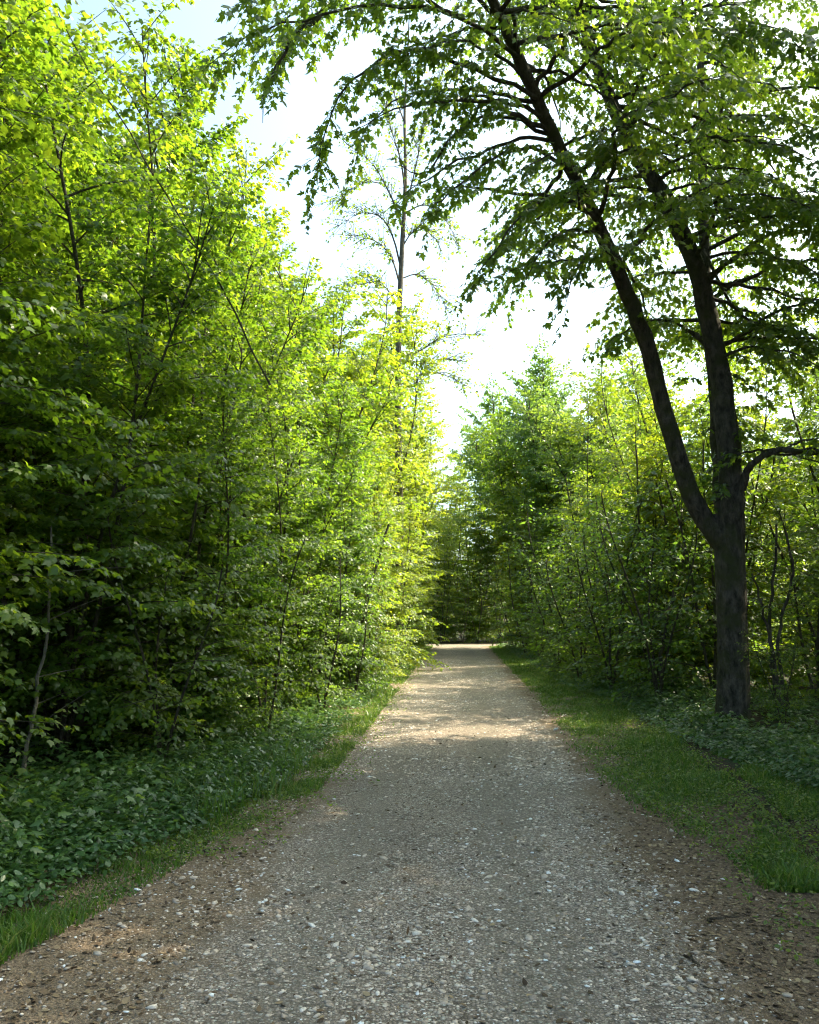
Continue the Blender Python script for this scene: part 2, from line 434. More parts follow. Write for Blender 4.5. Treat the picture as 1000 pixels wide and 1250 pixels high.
def left_edge(y):   # where green starts left of the path
    return -1.32 - np.clip((8.0 - y) * .20, 0, .85)
GX, GY = [], []
n = 52000                                              # left verge
y = 3.0 * (42 / 3.0) ** rng.random(n); e = left_edge(y); x = e - rng.gamma(1.6, .23, n) + .06
m = (vnoise(x, y, 4, 3) > -.85)
GX.append(x[m]); GY.append(y[m])
n = 95000                                              # right tongue of grass
y = 5.3 * (42 / 5.3) ** rng.random(n)
lo = np.interp(y, [5.3, 6.4, 7.9, 9, 12.7, 20, 42], [1.95, 1.72, 1.52, 1.42, 1.48, 1.55, 1.5])
hi = np.interp(y, [5.3, 6.4, 7.9, 11, 14.6, 20, 42], [2.02, 2.22, 2.42, 2.7, 2.9, 2.5, 2.0])
x = lo + (hi - lo) * rng.random(n) + rng.normal(0, .08, n)
m = vnoise(x, y, 3.5, 5) > -.80 + .9 * (rng.random(n) - .5)
GX.append(x[m]); GY.append(y[m])
n = 34000                                              # right patch beyond the trodden strip
y = rng.uniform(5.8, 12, n); x = np.interp(y, [5.4, 6.5, 8, 12], [2.55, 2.42, 2.6, 2.9]) + rng.gamma(1.5, .35, n)
m = (vnoise(x, y, 3, 8) > -.35) & (x < 5)
GX.append(x[m]); GY.append(y[m])
GX, GY = np.concatenate(GX), np.concatenate(GY)
hh = rng.gamma(3, .0095, len(GX)) * np.clip(.85 + .75 * vnoise(GX, GY, 3.4, 9), .3, 2.6) + .01
tag(blades('grass', rng, np.stack([GX, GY], 1), hh, GRASS, .9), kind='stuff')

def cover(name, rng, xy, hmax, smin, smax, kind, mat, per=7):
    """low herbs: each a stem whorl with leaves spreading at its top"""
    n = len(xy); H = hmax * rng.uniform(.35, 1, n)
    idx = np.repeat(np.arange(n), per)
    a = rng.uniform(0, 6.28, len(idx)); r = rng.uniform(.01, .09, len(idx)) * (H[idx] / .2)**.5
    h = np.stack([np.cos(a), np.sin(a), rng.uniform(-.45, .25, len(idx))], 1)
    pos = np.stack([xy[idx, 0] + np.cos(a) * r, xy[idx, 1] + np.sin(a) * r, np.zeros(len(idx))], 1)
    pos[:, 2] = hgt(pos[:, 0], pos[:, 1]) + H[idx] * rng.uniform(.25, 1, len(idx)) + .015
    nn = np.array([0, 0, 1.]) + rng.normal(0, .35, (len(idx), 3))
    var = np.clip(rng.normal(.45, .2, n)[idx] + rng.normal(0, .13, len(idx)), 0, 1)
    return leaves(name, pos, h, nn, rng.uniform(smin, smax, len(idx)), kind, mat, None, var, rng)
n = 15000
y = 3.2 * (44 / 3.2) ** rng.random(n); x = left_edge(y) - .28 - rng.gamma(1.5, .85, n)
m = (vnoise(x, y, 1.6, 12) > -.95) & (x > -.62 * y - 1.5)
hm = .10 + .16 * np.clip((left_edge(y) - x) / 1.2, 0, 1)
tag(cover('ground_cover', rng, np.stack([x, y], 1)[m], hm[m], .024, .062, 'oval', COVER), kind='stuff')
n = 13000
y = 6 * (44 / 6) ** rng.random(n); x = np.interp(y, [5, 8, 11, 14.6, 20, 44], [3.4, 3.1, 2.75, 2.8, 2.35, 1.95]) + rng.gamma(1.5, .9, n) - .1
m = (vnoise(x, y, 1.8, 15) > -.8) & (x < .5 * y + 1.5)
hm = .09 + .15 * np.clip((x - 2.8) / 1.5, 0, 1)
tag(cover('ground_cover', rng, np.stack([x, y], 1)[m], hm[m], .024, .060, 'oval', COVER), kind='stuff')

n = 1500
y = 3.6 * (40 / 3.6) ** rng.random(n); x = left_edge(y) - .5 - rng.gamma(1.6, .8, n); m = (x > -.62 * y - 1)
tag(cover('seedlings', rng, np.stack([x, y], 1)[m], np.full(n, .42)[m], .04, .09, 'maple', COVER, 9), kind='stuff')
n = 1100
y = 7 * (40 / 7) ** rng.random(n); x = np.interp(y, [5, 8, 11, 14.6, 20, 44], [3.6, 3.3, 3.0, 2.9, 2.4, 2.0]) + rng.gamma(1.6, .8, n)
tag(cover('seedlings', rng, np.stack([x, y], 1), np.full(n, .36), .04, .08, 'maple', COVER, 9), kind='stuff')
n = 5000
y = 3.4 * (30 / 3.4) ** rng.random(n); x = left_edge(y) - .2 - rng.gamma(1.3, .6, n); m = vnoise(x, y, 2, 31) > .1
tag(blades('tall_grass', rng, np.stack([x, y], 1)[m], rng.uniform(.10, .34, n)[m], GRASS, .8), kind='stuff')
n = 3600
y = 5.6 * (40 / 5.6) ** rng.random(n); x = np.interp(y, [5.3, 6.4, 7.9, 9, 12.7, 20, 42], [1.9, 1.65, 1.45, 1.35, 1.4, 1.45, 1.4]) + rng.uniform(0, 1.3, n)
x2 = rng.uniform(1.5, 3.4, 500); y2 = rng.uniform(4.2, 8, 500); x3 = left_edge(y) + rng.normal(-.05, .22, n); m = rng.random(n) < .5
xy = np.concatenate([np.stack([x, y], 1), np.stack([x2, y2], 1), np.stack([x3, y], 1)[m]])
tag(cover('small_weeds', rng, xy, np.full(len(xy), .075), .014, .034, 'oval', SHRUB, 6), kind='stuff')
# ------------------------------------------------------------------ trees
def grow(seed, H, r0, cb, Rfun, n_prim, sec_step=.24, sec_len=.5, elev=(5, 55), droop=.18, tw=.26, lean=(0, 0), wob=.04, gaps=0, org=None):
    rng = np.random.default_rng(seed); T = Tubes()
    k = 16; zz = np.linspace(0, 1, k)
    ph = rng.uniform(0, 6.28, 4)
    tr = np.stack([lean[0] * zz * H + wob * H * (np.sin(zz * 5 + ph[0]) - math.sin(ph[0])) * zz,
                   lean[1] * zz * H + wob * H * (np.sin(zz * 4 + ph[1]) - math.sin(ph[1])) * zz, zz * H], 1)
    tr[0, 2] = -.12
    if org is not None: tr[0, 2] = 0; tr += org
    T.add(tr, r0 * (1 - zz)**.8 + .008 + r0 * .45 * np.exp(-zz * 40), 8, .04, rng)
    S, D, L, AX = [], [], [], []
    gap_az = rng.uniform(0, 6.28, gaps); gap_t = rng.uniform(.2, .95, gaps)
    for i in range(n_prim):
        t = cb + (1 - cb) * ((i + rng.random()) / n_prim)**.92
        az = i * 2.399 + rng.normal(0, .35)
        if any(abs((az - ga + math.pi) % 6.283 - math.pi) < .55 and abs(t - gt) < .07 for ga, gt in zip(gap_az, gap_t)): continue
        ln = max(.35, Rfun(t) * rng.uniform(.62, 1.18) * (1 + .18 * math.sin(3 * az + ph[2])))
        p0 = np.array([np.interp(t, zz, tr[:, q]) for q in range(3)])
        e0 = rad(elev[0] + (elev[1] - elev[0]) * t + rng.normal(0, 14))
        ns = 7; pts = [p0]; a = az
        for s in range(1, ns):
            e = e0 - droop * 2.2 * (s / ns)
            a += rng.normal(0, .12)
            pts.append(pts[-1] + ln / (ns - 1) * np.array([math.cos(a) * math.cos(e), math.sin(a) * math.cos(e), math.sin(e)]))
        pts = np.array(pts)
        rb = min(r0 * .45, .006 + .010 * ln)
        T.add(pts, np.linspace(rb, .003, ns), 4)
        m = max(2, int(ln / sec_step))
        for j in range(m + 1):
            u = .22 + .78 * (j + rng.random() * .6) / (m + .6); u = min(u, 1)
            p = np.array([np.interp(u * (ns - 1), np.arange(ns), pts[:, q]) for q in range(3)])
            d = norm(pts[min(ns - 1, int(u * (ns - 1)) + 1)] - pts[int(min(u, .99) * (ns - 1))])
            sl = norm(np.cross(d, [0, 0, 1.0]))
            for sd in ((1, -1) if j < m else (0,)):
                w = sec_len * rng.uniform(.5, 1.3) * (1.15 - .55 * u) * min(1, ln / 1.2 + .3)
                ang = rng.uniform(.6, 1.2)
                dd = d * math.cos(ang) + sd * sl * math.sin(ang) if sd else d
                dd = dd + np.array([0, 0, rng.normal(.05, tw)])
                S.append(p); D.append(norm(dd)); L.append(w); AX.append([p0[0], p0[1], 0])
    return dict(T=T, S=np.array(S), D=np.array(D), L=np.array(L), rng=rng, axis=np.array([tr[8, 0], tr[8, 1], 0]))

def add_twigs(T, S, D, L, droop=.25, r=.0028, every=1):
    k = np.arange(0, len(S), every)
    for i in k:
        e = S[i] + D[i] * L[i]; e = e - np.array([0, 0, droop * L[i]]); mid = S[i] + D[i] * L[i] * .55 - np.array([0, 0, droop * L[i] * .25])
        T.add(np.array([S[i], mid, e]), [r, r * .8, r * .4], 3)

COUNT = {}
def tree_proto(name, g, leaf, kind, mat, bark, spacing=.07, tilt=.5, outward=.5, every=2, vshift=0.0):
    root = empty(name)
    rng = g['rng']
    add_twigs(g['T'], g['S'], g['D'], g['L'], every=every)
    g['T'].build('trunk', bark, root)
    pos, hd, nn = spray_leaves(rng, g['S'], g['D'], g['L'], spacing, tilt, outward, g['axis'])
    size = leaf * rng.uniform(.6, 1.2, len(pos))
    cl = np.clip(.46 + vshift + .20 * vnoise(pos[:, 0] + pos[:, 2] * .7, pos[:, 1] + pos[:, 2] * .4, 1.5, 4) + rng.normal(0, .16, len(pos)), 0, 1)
    leaves('crown', pos, hd, nn, size, kind, mat, root, cl, rng)
    COUNT[name + str(len(COUNT))] = len(pos)
    return root

def merge(gs):
    T = Tubes()
    for g_ in gs:
        T.V += g_['T'].V; T.F += [f + T.n for f in g_['T'].F]; T.n += g_['T'].n
    return dict(T=T, S=np.concatenate([q['S'] for q in gs]), D=np.concatenate([q['D'] for q in gs]), L=np.concatenate([q['L'] for q in gs]), rng=gs[0]['rng'], axis=np.zeros(3))
def bushy(seed, n_prim=44, tall_=1.0):
    r = np.random.default_rng(seed); gs = []
    for q in range(6):
        a = q * 6.283 / 5 + r.normal(0, .3); ln = .03 if q == 0 else r.uniform(.10, .24)
        gs.append(grow(seed * 10 + q, 8.8 if q == 0 else r.uniform(5.6, 8.6), .040 if q == 0 else .022, .05, lambda t: 1.6 * (1.06 - t)**.32, n_prim, .21, .50, elev=(-5, 62), gaps=3,
                       lean=(ln * math.cos(a), ln * math.sin(a)), wob=.06, org=np.array([.15 * math.cos(a), .15 * math.sin(a), 0])))
    return merge(gs)
def spreading(seed):
    r = np.random.default_rng(seed); gs = []
    rf = lambda R: (lambda t: R * math.sqrt(max(.16, 1 - ((t - .45) / .62)**2)))
    gs.append(grow(seed * 10, 11.6, .12, .06, rf(2.5), 62, .27, .62, elev=(0, 70), gaps=4, droop=.12, tw=.5, wob=.06))
    for q in range(7):
        a = q * 6.283 / 7 + r.normal(0, .3); z0 = r.uniform(.8, 4.5); H = r.uniform(9.0, 11.4) - z0; ln = r.uniform(.14, .42)
        gs.append(grow(seed * 10 + q + 1, H, .04, .05, rf(1.8), 34, .27, .62, elev=(0, 65), gaps=3, droop=.12, tw=.5, lean=(ln * math.cos(a), ln * math.sin(a)), wob=.06, org=np.array([0, 0, z0])))
    return merge(gs)
prof_young = lambda R: (lambda t: R * (1 - t)**.55 * (1.0 if t > .15 else .75 + t))
prof_tall = lambda R: (lambda t: R * math.sqrt(max(.02, 1 - ((t - .45) / .56)**2)))

young = [tree_proto('young_maple', bushy(100 + i), .080, 'lobed', MAPLE, BARK2, .046, vshift=(-.30, -.20, .06, .14)[i]) for i in range(4)]  # first two: leaf colour darkened in place of shade on near crowns; others yellower
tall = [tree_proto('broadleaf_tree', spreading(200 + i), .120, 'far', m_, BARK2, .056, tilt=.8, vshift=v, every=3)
        for i, (m_, v) in enumerate([(MAPLE, -.28), (MAPLE, -.05), (COOL, .05), (COOL, 0)])]  # first one's leaves darkened too, standing in for shade on the near-left crowns
airy = [tree_proto('young_maple', bushy(150 + i, 34), .088, 'lobed', MAPLE, BARK2, .050, vshift=.06) for i in range(2)]
shrub = []
for i in range(3):
    gs = [grow(300 + 10 * i + q, 2.1 + .5 * (q % 2), .009, .06, lambda t: .75 * (1 - t)**.4, 16, .16, .32, elev=(10, 60), lean=(.22 * math.cos(q * 2.1 + i), .22 * math.sin(q * 2.1 + i))) for q in range(3)]
    gg = merge(gs)
    shrub.append(tree_proto('shrub', gg, .062, 'oval', SHRUB, BARK2, .05, .6, .6))

USED = set()
def place(protos, i, x, y, s, rz, label, cat, group, name=None):
    o = protos[i % len(protos)]
    if o.name in USED: o = copy_tree(o)
    USED.add(o.name)
    if name: o.name = name
    o.location = (x, y, float(hgt(x, y)) - .02); o.rotation_euler = (0, 0, rz); o.scale = (s, s, s * rng.uniform(.95, 1.06))
    tag(o, label, cat, group)
    return o

# left wall, front row: (x, y, height)
LEFT = [(-4.7, 6.2, 8.5), (-4.1, 8.6, 7.6), (-5.1, 10.6, 9.4), (-3.9, 12.6, 7.8), (-4.6, 15.2, 9.2), (-3.6, 18.2, 9.6), (-4.2, 21.5, 11.2), (-3.3, 25.0, 11.5),
        (-3.9, 29.0, 11.8), (-3.4, 33.5, 12.0), (-3.4, 38.0, 12.4)]
LEFT_L = ['young maple with its stem against the photo\'s left edge, nearest of the left wall',
          'low spreading young maple second along the left wall, over dark ground cover',
          'taller young maple third along the left wall, in half shade',
          'young maple whose low boughs droop over the verge before the sunlit stretch',
          'young maple fifth along the left wall, its top below the blue sky',
          'bright young maple sixth along the left wall, where leaves turn yellow',
          'bright yellow green maple seventh along the left wall, leaning towards the sky gap',
          'sunlit yellow maple eighth along the left wall, beside the streaks of sun',
          'sunlit tall maple standing just before the tall sparse tree on the left',
          'yellow sunlit maple leaning over the narrow far path, second from the track',
          'last maple of the left wall, at the corner of the crossing track']
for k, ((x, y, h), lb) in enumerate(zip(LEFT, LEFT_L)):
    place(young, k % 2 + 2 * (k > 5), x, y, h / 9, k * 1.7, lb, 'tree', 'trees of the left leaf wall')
# second row left
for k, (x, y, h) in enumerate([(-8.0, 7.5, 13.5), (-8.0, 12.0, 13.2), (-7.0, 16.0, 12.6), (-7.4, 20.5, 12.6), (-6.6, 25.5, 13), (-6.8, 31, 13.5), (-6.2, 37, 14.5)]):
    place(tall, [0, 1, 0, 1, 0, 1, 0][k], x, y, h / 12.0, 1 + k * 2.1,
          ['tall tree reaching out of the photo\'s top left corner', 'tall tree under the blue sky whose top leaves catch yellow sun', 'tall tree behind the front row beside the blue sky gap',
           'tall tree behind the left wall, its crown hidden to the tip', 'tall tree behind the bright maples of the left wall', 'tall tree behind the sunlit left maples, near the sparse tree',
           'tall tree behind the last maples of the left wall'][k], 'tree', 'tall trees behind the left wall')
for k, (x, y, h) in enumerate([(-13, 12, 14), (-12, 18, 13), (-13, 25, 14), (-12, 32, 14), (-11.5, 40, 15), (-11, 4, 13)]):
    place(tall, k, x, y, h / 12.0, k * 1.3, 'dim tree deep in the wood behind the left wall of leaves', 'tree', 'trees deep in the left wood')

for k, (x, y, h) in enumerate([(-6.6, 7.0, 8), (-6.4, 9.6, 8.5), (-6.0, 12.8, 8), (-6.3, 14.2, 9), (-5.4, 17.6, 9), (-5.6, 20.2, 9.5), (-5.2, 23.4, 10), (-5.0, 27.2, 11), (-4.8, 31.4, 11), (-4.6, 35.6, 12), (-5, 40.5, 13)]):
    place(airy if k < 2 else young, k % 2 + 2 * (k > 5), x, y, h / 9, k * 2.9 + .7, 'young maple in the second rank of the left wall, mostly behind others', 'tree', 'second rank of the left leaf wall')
for k, (x, y, h, lb) in enumerate([(-3.2, 10.2, 5.2, 'low maple sapling in front of the left wall, nearest of the low ones'), (-2.8, 13.4, 5.4, 'low maple sapling in front of the left wall, between the third and fourth shrub'),
                                   (-2.6, 16.6, 5.8, 'low maple sapling in front of the left wall by the fifth shrub'), (-2.4, 20.2, 6.2, 'low bright sapling in front of the left wall by the sixth shrub'),
                                   (-2.3, 23.4, 6.6, 'low bright sapling in front of the left wall by the seventh shrub'), (-2.3, 27.4, 6.8, 'low yellow sapling in front of the left wall by the eighth shrub'),
                                   (-2.2, 31.5, 7.0, 'low yellow sapling in front of the left wall by the ninth shrub'), (-2.6, 36, 8, 'low sapling in front of the left wall, last before the track')]):
    place(young, k % 2 + 2 * (k > 2), x, y, h / 9, k * 2.2 + .3, lb, 'sapling', 'low saplings before the left wall')
for k, (x, y, h, lb) in enumerate([(4.3, 18.4, 5.4, 'low sapling in front of the right wall, nearest of the low ones'), (4.0, 26.6, 5.8, 'low sapling in front of the right wall, second from the forked maple'),
                                   (3.6, 31.0, 6.4, 'low cool green sapling in front of the right wall, halfway to the track'), (3.3, 35.5, 7, 'low cool green sapling in front of the right wall, near the track'),
                                   (3.1, 38.4, 7.0, 'low cool green sapling at the right corner of the track')]):
    place(airy, k + 1, x, y, h / 9, k * 2.6 + .9, lb, 'sapling', 'low saplings before the right wall')
for k, (x, y, h) in enumerate([(-5.5, 48.8, 9), (-3.0, 49.2, 8), (-1.2, 48.6, 7), (.6, 49.6, 8), (2.2, 48.8, 7.5), (6.2, 53, 9)]):
    place(airy, k, x, y, h / 9, k * 1.7, 'young maple closing the view beyond the crossing track', 'tree', 'young maples beyond the crossing track')
# right side: behind and past the big maple
RIGHT = [(5.2, 17.0, 7.2), (4.9, 19.8, 7.6), (4.7, 24.6, 8.0), (7.9, 17.8, 8.3), (8.3, 14.6, 7.8), (10.4, 19, 8.2)]
RIGHT_L = ['glowing young maple just behind the forked trunk, seen on its left', 'young maple past the forked trunk, yellow green above dark shrubs', 'young maple standing before the cool green trees on the right',
           'backlit young maple seen through the fork of the big trunk', 'young maple right of the forked trunk, behind the arching branch', 'backlit maple deep behind the arching branch']
for k, ((x, y, h), lb) in enumerate(zip(RIGHT, RIGHT_L)):
    place(airy, k, x, y, h / 9, k * 2.3 + .4, lb, 'tree', 'backlit trees behind the forked maple')
for k, (x, y, h) in enumerate([(5.0, 31.0, 9.8), (4.6, 36.5, 11.8), (3.5, 39.6, 12.3), (8.5, 38, 12)]):
    place(tall, 2 + k, x, y, h / 12.0, k * 1.9, ['cool green tree nearest of the dense right group', 'cool green dense tree, middle of the right group, top cut by the white sky',
          'cool green tree drooping over the path at the track corner', 'cool green tree at the back of the right group'][k], 'tree', 'cool green trees on the right')
for k, (x, y, h) in enumerate([(-9, 50, 14), (-4.5, 52, 13), (-1.6, 57, 14.5), (3.2, 50, 13.5), (-14, 55, 15), (0.7, 53.0, 12.5), (-20, 58, 15), (-27, 60, 15), (24, 58, 14), (31, 60, 15), (5, 60, 14), (-6, 62, 15), (22, 50, 12), (-18, 48, 14)]):
    place(tall if abs(x) > 10 or x == 3.2 else airy, 2 + k % 2, x, y, h / (12.0 if abs(x) > 10 or x == 3.2 else 9.4), k * 2.7, 'tree of the shady wood beyond the crossing track', 'tree', 'trees beyond the crossing track')

for k, (x, y, h) in enumerate([(7.4, 23.5, 6.5), (10, 26, 6.5), (13.5, 21, 6.5), (14, 30, 8), (7, 34.5, 9), (15, 37, 11), (15, 41, 9)]):
    place(airy, k, x, y, h / 9, k * 2.1, 'young maple in the thicket behind the right front trees', 'tree', 'thicket on the right')
for k, (x, y, h, lb) in enumerate([(7.7, 12.3, 12.8, 'tall tree filling the upper right corner behind the forked maple'), (9.8, 9.6, 14.0, 'tall tree at the photo\'s right edge, its leaves beside the arching branch'),
                                   (6.9, 7.6, 11.5, 'dark near tree whose leaves hang in from the photo\'s upper right edge'), (8.2, 3.6, 12.0, 'unseen tree in the wood to the right of the camera, shading the foreground'),
                                   (7.0, -0.5, 11.0, 'unseen tree in the wood to the right behind the camera, shading the foreground'), (11.0, 4.5, 12.0, 'unseen tree deeper in the wood to the right of the camera, shading the foreground')]):
    place(tall, k + (k > 1), x, y, h / 12.0, k * 2.3 + .2, lb, 'tree', 'tall trees of the right wood')  # those beside and behind the camera are unseen, added to shade the foreground
# shrubs
SHL = [(-4.9, 7.2, .9), (-2.95, 8.6, .95), (-2.45, 11.0, .95), (-2.1, 13.4, .95), (-1.95, 16.2, 1.0), (-2.05, 19.4, 1.0), (-1.95, 22.6, 1.0), (-1.9, 26.2, 1.1), (-1.85, 30.6, 1.1), (-1.9, 35.6, 1.2),
       (-4.9, 12.2, 1.3), (-4.6, 17.5, 1.3), (-5.6, 8.8, 1.3), (-6.4, 11.5, 1.5), (-5.8, 14.8, 1.5)]
ordn = ['first', 'second', 'third', 'fourth', 'fifth', 'sixth', 'seventh', 'eighth', 'ninth', 'last']
for k, (x, y, s) in enumerate(SHL):
    lb = ('leafy shrub %s along the left verge counting from the front' % ordn[k]) if k < 10 else 'shaded shrub under the young maples of the left wall'
    place(shrub, k, x, y, s, k * 1.1, lb, 'shrub', 'shrubs of the left verge' if k < 10 else 'shrubs under the left maples')
SHR = [(3.3, 14.8, 1.3), (3.0, 17.5, 1.3), (2.8, 20.5, 1.35), (2.7, 24, 1.4), (2.6, 28, 1.5), (2.5, 33, 1.6), (2.4, 38, 1.6), (4.4, 15.4, 1.7), (5.7, 14.3, 1.5), (4.15, 11.5, .5), (6.6, 12.8, 1.4), (6.6, 16, 1.9)]
for k, (x, y, s) in enumerate(SHR):
    lb = ['shrub between forked trunk and grass, first of the right verge', 'dark shrub second along the right verge', 'shrub third along the right verge under yellow leaves', 'shrub fourth along the right verge below the cool trees',
          'shrub fifth along the right verge below the cool trees', 'shrub sixth along the right verge close to the track', 'shrub last on the right verge at the crossing track',
          'shrub right behind the forked trunk', 'shrub around the thin dark stems right of the big trunk', 'low shrub in front of the forked trunk\'s foot, to its right', 'shrub at the photo\'s right edge under the arching branch', 'shrub in shade behind the thin dark stems'][k]
    place(shrub, k + 1, x, y, s, k * 1.3 + .5, lb, 'shrub', 'shrubs of the right verge')
for k, (x, y, s) in enumerate([(4.2, 17.4, 1.9), (4.0, 19.6, 1.8), (3.9, 22.4, 1.9), (5.2, 21.5, 2.2), (3.7, 25.6, 2.0), (3.6, 30, 2.1), (5.6, 18.4, 2.3), (7.6, 17, 2.2), (8.4, 14.6, 2.0), (3.4, 36, 2.1), (3.6, 16.4, 1.3), (3.3, 19.0, 1.5), (3.2, 22.2, 1.6), (3.1, 26, 1.7)]):
    place(shrub, k, x, y, s, k * 1.9, 'tall shrub filling the gaps under the right hand trees', 'shrub', 'tall shrubs under the right trees')
for k, (x, y, s) in enumerate([(-3.4, 10.2, 1.5), (-3.3, 13.2, 1.6), (-3.6, 18.4, 1.8), (-3.4, 22, 1.9), (-3.3, 26, 2.0), (-3.1, 30, 2.1), (-3, 34.5, 2.1), (-5.2, 9.8, 1.6)]):
    place(shrub, k + 1, x, y, s, k * 1.9, 'tall shrub filling the gaps low in the left wall of leaves', 'shrub', 'tall shrubs low in the left wall')
for k, (x, y, s) in enumerate([(-3.5, 47, 1.6), (-1.9, 46.6, 1.3), (-.9, 47.4, 1.7), (.2, 46.4, 1.3), (1.0, 47.2, 1.8), (2.2, 46.6, 1.5), (3.2, 47.4, 1.8), (4.6, 46.6, 1.6), (6.4, 47, 1.8), (-5.4, 47, 1.8), (-7.5, 47, 1.8)]):
    place(shrub, k, x, y, s, k, 'dark shrub beyond the crossing track at the end of the path', 'shrub', 'shrubs beyond the crossing track')

# ------------------------------------------------------------------ the forked maple
def big_maple():
    rg = np.random.default_rng(5)
    b = P(895, 884, 12.3); root = empty('forked_maple', (b[0], b[1], 0))
    tag(root, 'big dark forked maple leaning over the path from the grass on the right', 'tree')
    off = np.array([b[0], b[1], 0])
    Y0 = b[1]
    def limb(pts, r, n=26, sides=12, name='limb', rough=.035):
        c = resample([P(*p) for p in pts], n) - off
        c[1:-1] += rg.normal(0, .010, (n - 2, 3))
        t = Tubes(); rr = .82 * np.interp(np.linspace(0, 1, n), np.linspace(0, 1, len(r)), r)
        t.add(c, rr, sides, rough, rg); return c, rr, t
    # trunk
    tp = [P(897, 900, Y0), P(896, 870, Y0), P(895, 800, Y0), P(893, 740, Y0), P(891, 690, Y0), P(890, 655, Y0), P(889, 628, Y0)]
    c = resample(tp, 30) - off; c[0, 2] = -.15
    z = np.linspace(0, 1, 30)
    T = Tubes(); T.add(c, .192 + .10 * np.exp(-z * 8) + .03 * z**3, 40, 0, rg)
    vv = T.V[-1].reshape(30, 40, 3); ang = np.arange(40) * 2 * math.pi / 40; ctr = c[:, None, :]
    lobe = .55 * np.exp(-z * 9)[:, None] * np.maximum(0, np.cos(2.5 * ang + .6 * np.sin(ang))[None, :])**2
    fur = .030 * np.sin(ang * 13 + 1.5 * np.sin(z * 9)[:, None]) + .022 * np.sin(ang * 7 - 3 * z[:, None]) + rg.normal(0, .012, (30, 40))
    T.V[-1] = (ctr + (vv - ctr) * (1 + lobe + fur)[..., None]).reshape(-1, 3)
    T.build('trunk', BARK, root)
    LB, S, D, L = [], [], [], []
    lims = [([(884, 668, Y0), (858, 632, Y0 - .05), (832, 575, Y0 - .15), (806, 480, Y0 - .35), (786, 410, Y0 - .6), (764, 355, Y0 - .8), (737, 290, Y0 - 1.1), (703, 220, Y0 - 1.5), (664, 140, Y0 - 2.1), (630, 60, Y0 - 2.6), (602, 0, Y0 - 3), (572, -80, Y0 - 3.3), (545, -190, Y0 - 3.6)],
             [.17, .165, .155, .14, .135, .125, .115, .105, .095, .085, .07, .05, .02]),
            ([(893, 660, Y0), (893, 600, Y0), (888, 520, Y0), (874, 430, Y0 + .05), (855, 345, Y0), (825, 268, Y0 - .1), (782, 195, Y0 - .3), (742, 115, Y0 - .6), (718, 45, Y0 - .8), (703, -10, Y0 - 1), (690, -90, Y0 - 1.2), (676, -200, Y0 - 1.4)],
             [.215, .20, .185, .175, .165, .15, .13, .11, .10, .085, .06, .02]),
            ([(884, 650, Y0 + .15), (877, 575, Y0 + .3), (872, 480, Y0 + .5), (864, 380, Y0 + .7), (859, 270, Y0 + .9), (857, 150, Y0 + 1), (854, 60, Y0 + 1), (848, -30, Y0 + .9), (838, -160, Y0 + .7)],
             [.12, .105, .10, .10, .095, .08, .065, .05, .015]),
            ([(905, 598, Y0 - .1), (913, 575, Y0 - .25), (930, 558, Y0 - .45), (958, 550, Y0 - .7), (1000, 552, Y0 - 1.0), (1060, 540, Y0 - 1.3), (1130, 500, Y0 - 1.6)],
             [.075, .06, .052, .048, .042, .03, .012])]
    for pts, r in lims:
        c, rr, t = limb(pts, r, 40); LB.append((c, rr)); t.build('limb', BARK, root)
    B = Tubes()     # branches
    SKY = [[(180, -40), (262, -40), (225, 100), (350, 105), (360, 260), (200, 260)], [(395, 240), (500, 265), (540, 300), (562, 372), (600, 394), (650, 402), (715, 405), (715, 470), (520, 480), (380, 300)],
           [(170, 110), (345, 120), (345, 480), (0, 480), (0, -100), (180, -100)]]
    def open_sky(p):
        x, y = project(p + off)
        for poly in SKY:
            r = False; q = poly[-1]
            for p_ in poly:
                if (p_[1] > y) != (q[1] > y) and x < (q[0] - p_[0]) * (y - p_[1]) / (q[1] - p_[1] + 1e-9) + p_[0]: r = not r
                q = p_
            if r: return True
        return False
    def branch(pts, r0, sec_step=.22, sec_len=.55, lo=.15, dens=1.0):
        n = max(8, len(pts) * 3); c = resample(pts, n); c[1:] += rg.normal(0, .015, (n - 1, 3))
        B.add(c, np.linspace(r0, .003, n), 5)
        ln = np.linalg.norm(np.diff(c, axis=0), axis=1).sum(); m = max(2, int(ln / sec_step * dens))
        for j in range(m + 1):
            u = lo + (1 - lo) * (j + rg.random() * .7) / (m + .7); u = min(u, 1); f = u * (n - 1)
            p = np.array([np.interp(f, np.arange(n), c[:, q]) for q in range(3)]); i = min(int(f), n - 2); d = norm(c[i + 1] - c[i])
            sl = norm(np.cross(d, [0, 0, 1.0]))
            for sd in ((1, -1) if j < m else (0,)):
                a = rg.uniform(.5, 1.2); w = sec_len * rg.uniform(.45, 1.35) * (1.2 - .5 * u)
                dd = (d * math.cos(a) + sd * sl * math.sin(a)) if sd else d
                dd = dd + [0, 0, rg.normal(-.05, .22)]
                S.append(p); D.append(norm(dd)); L.append(w)
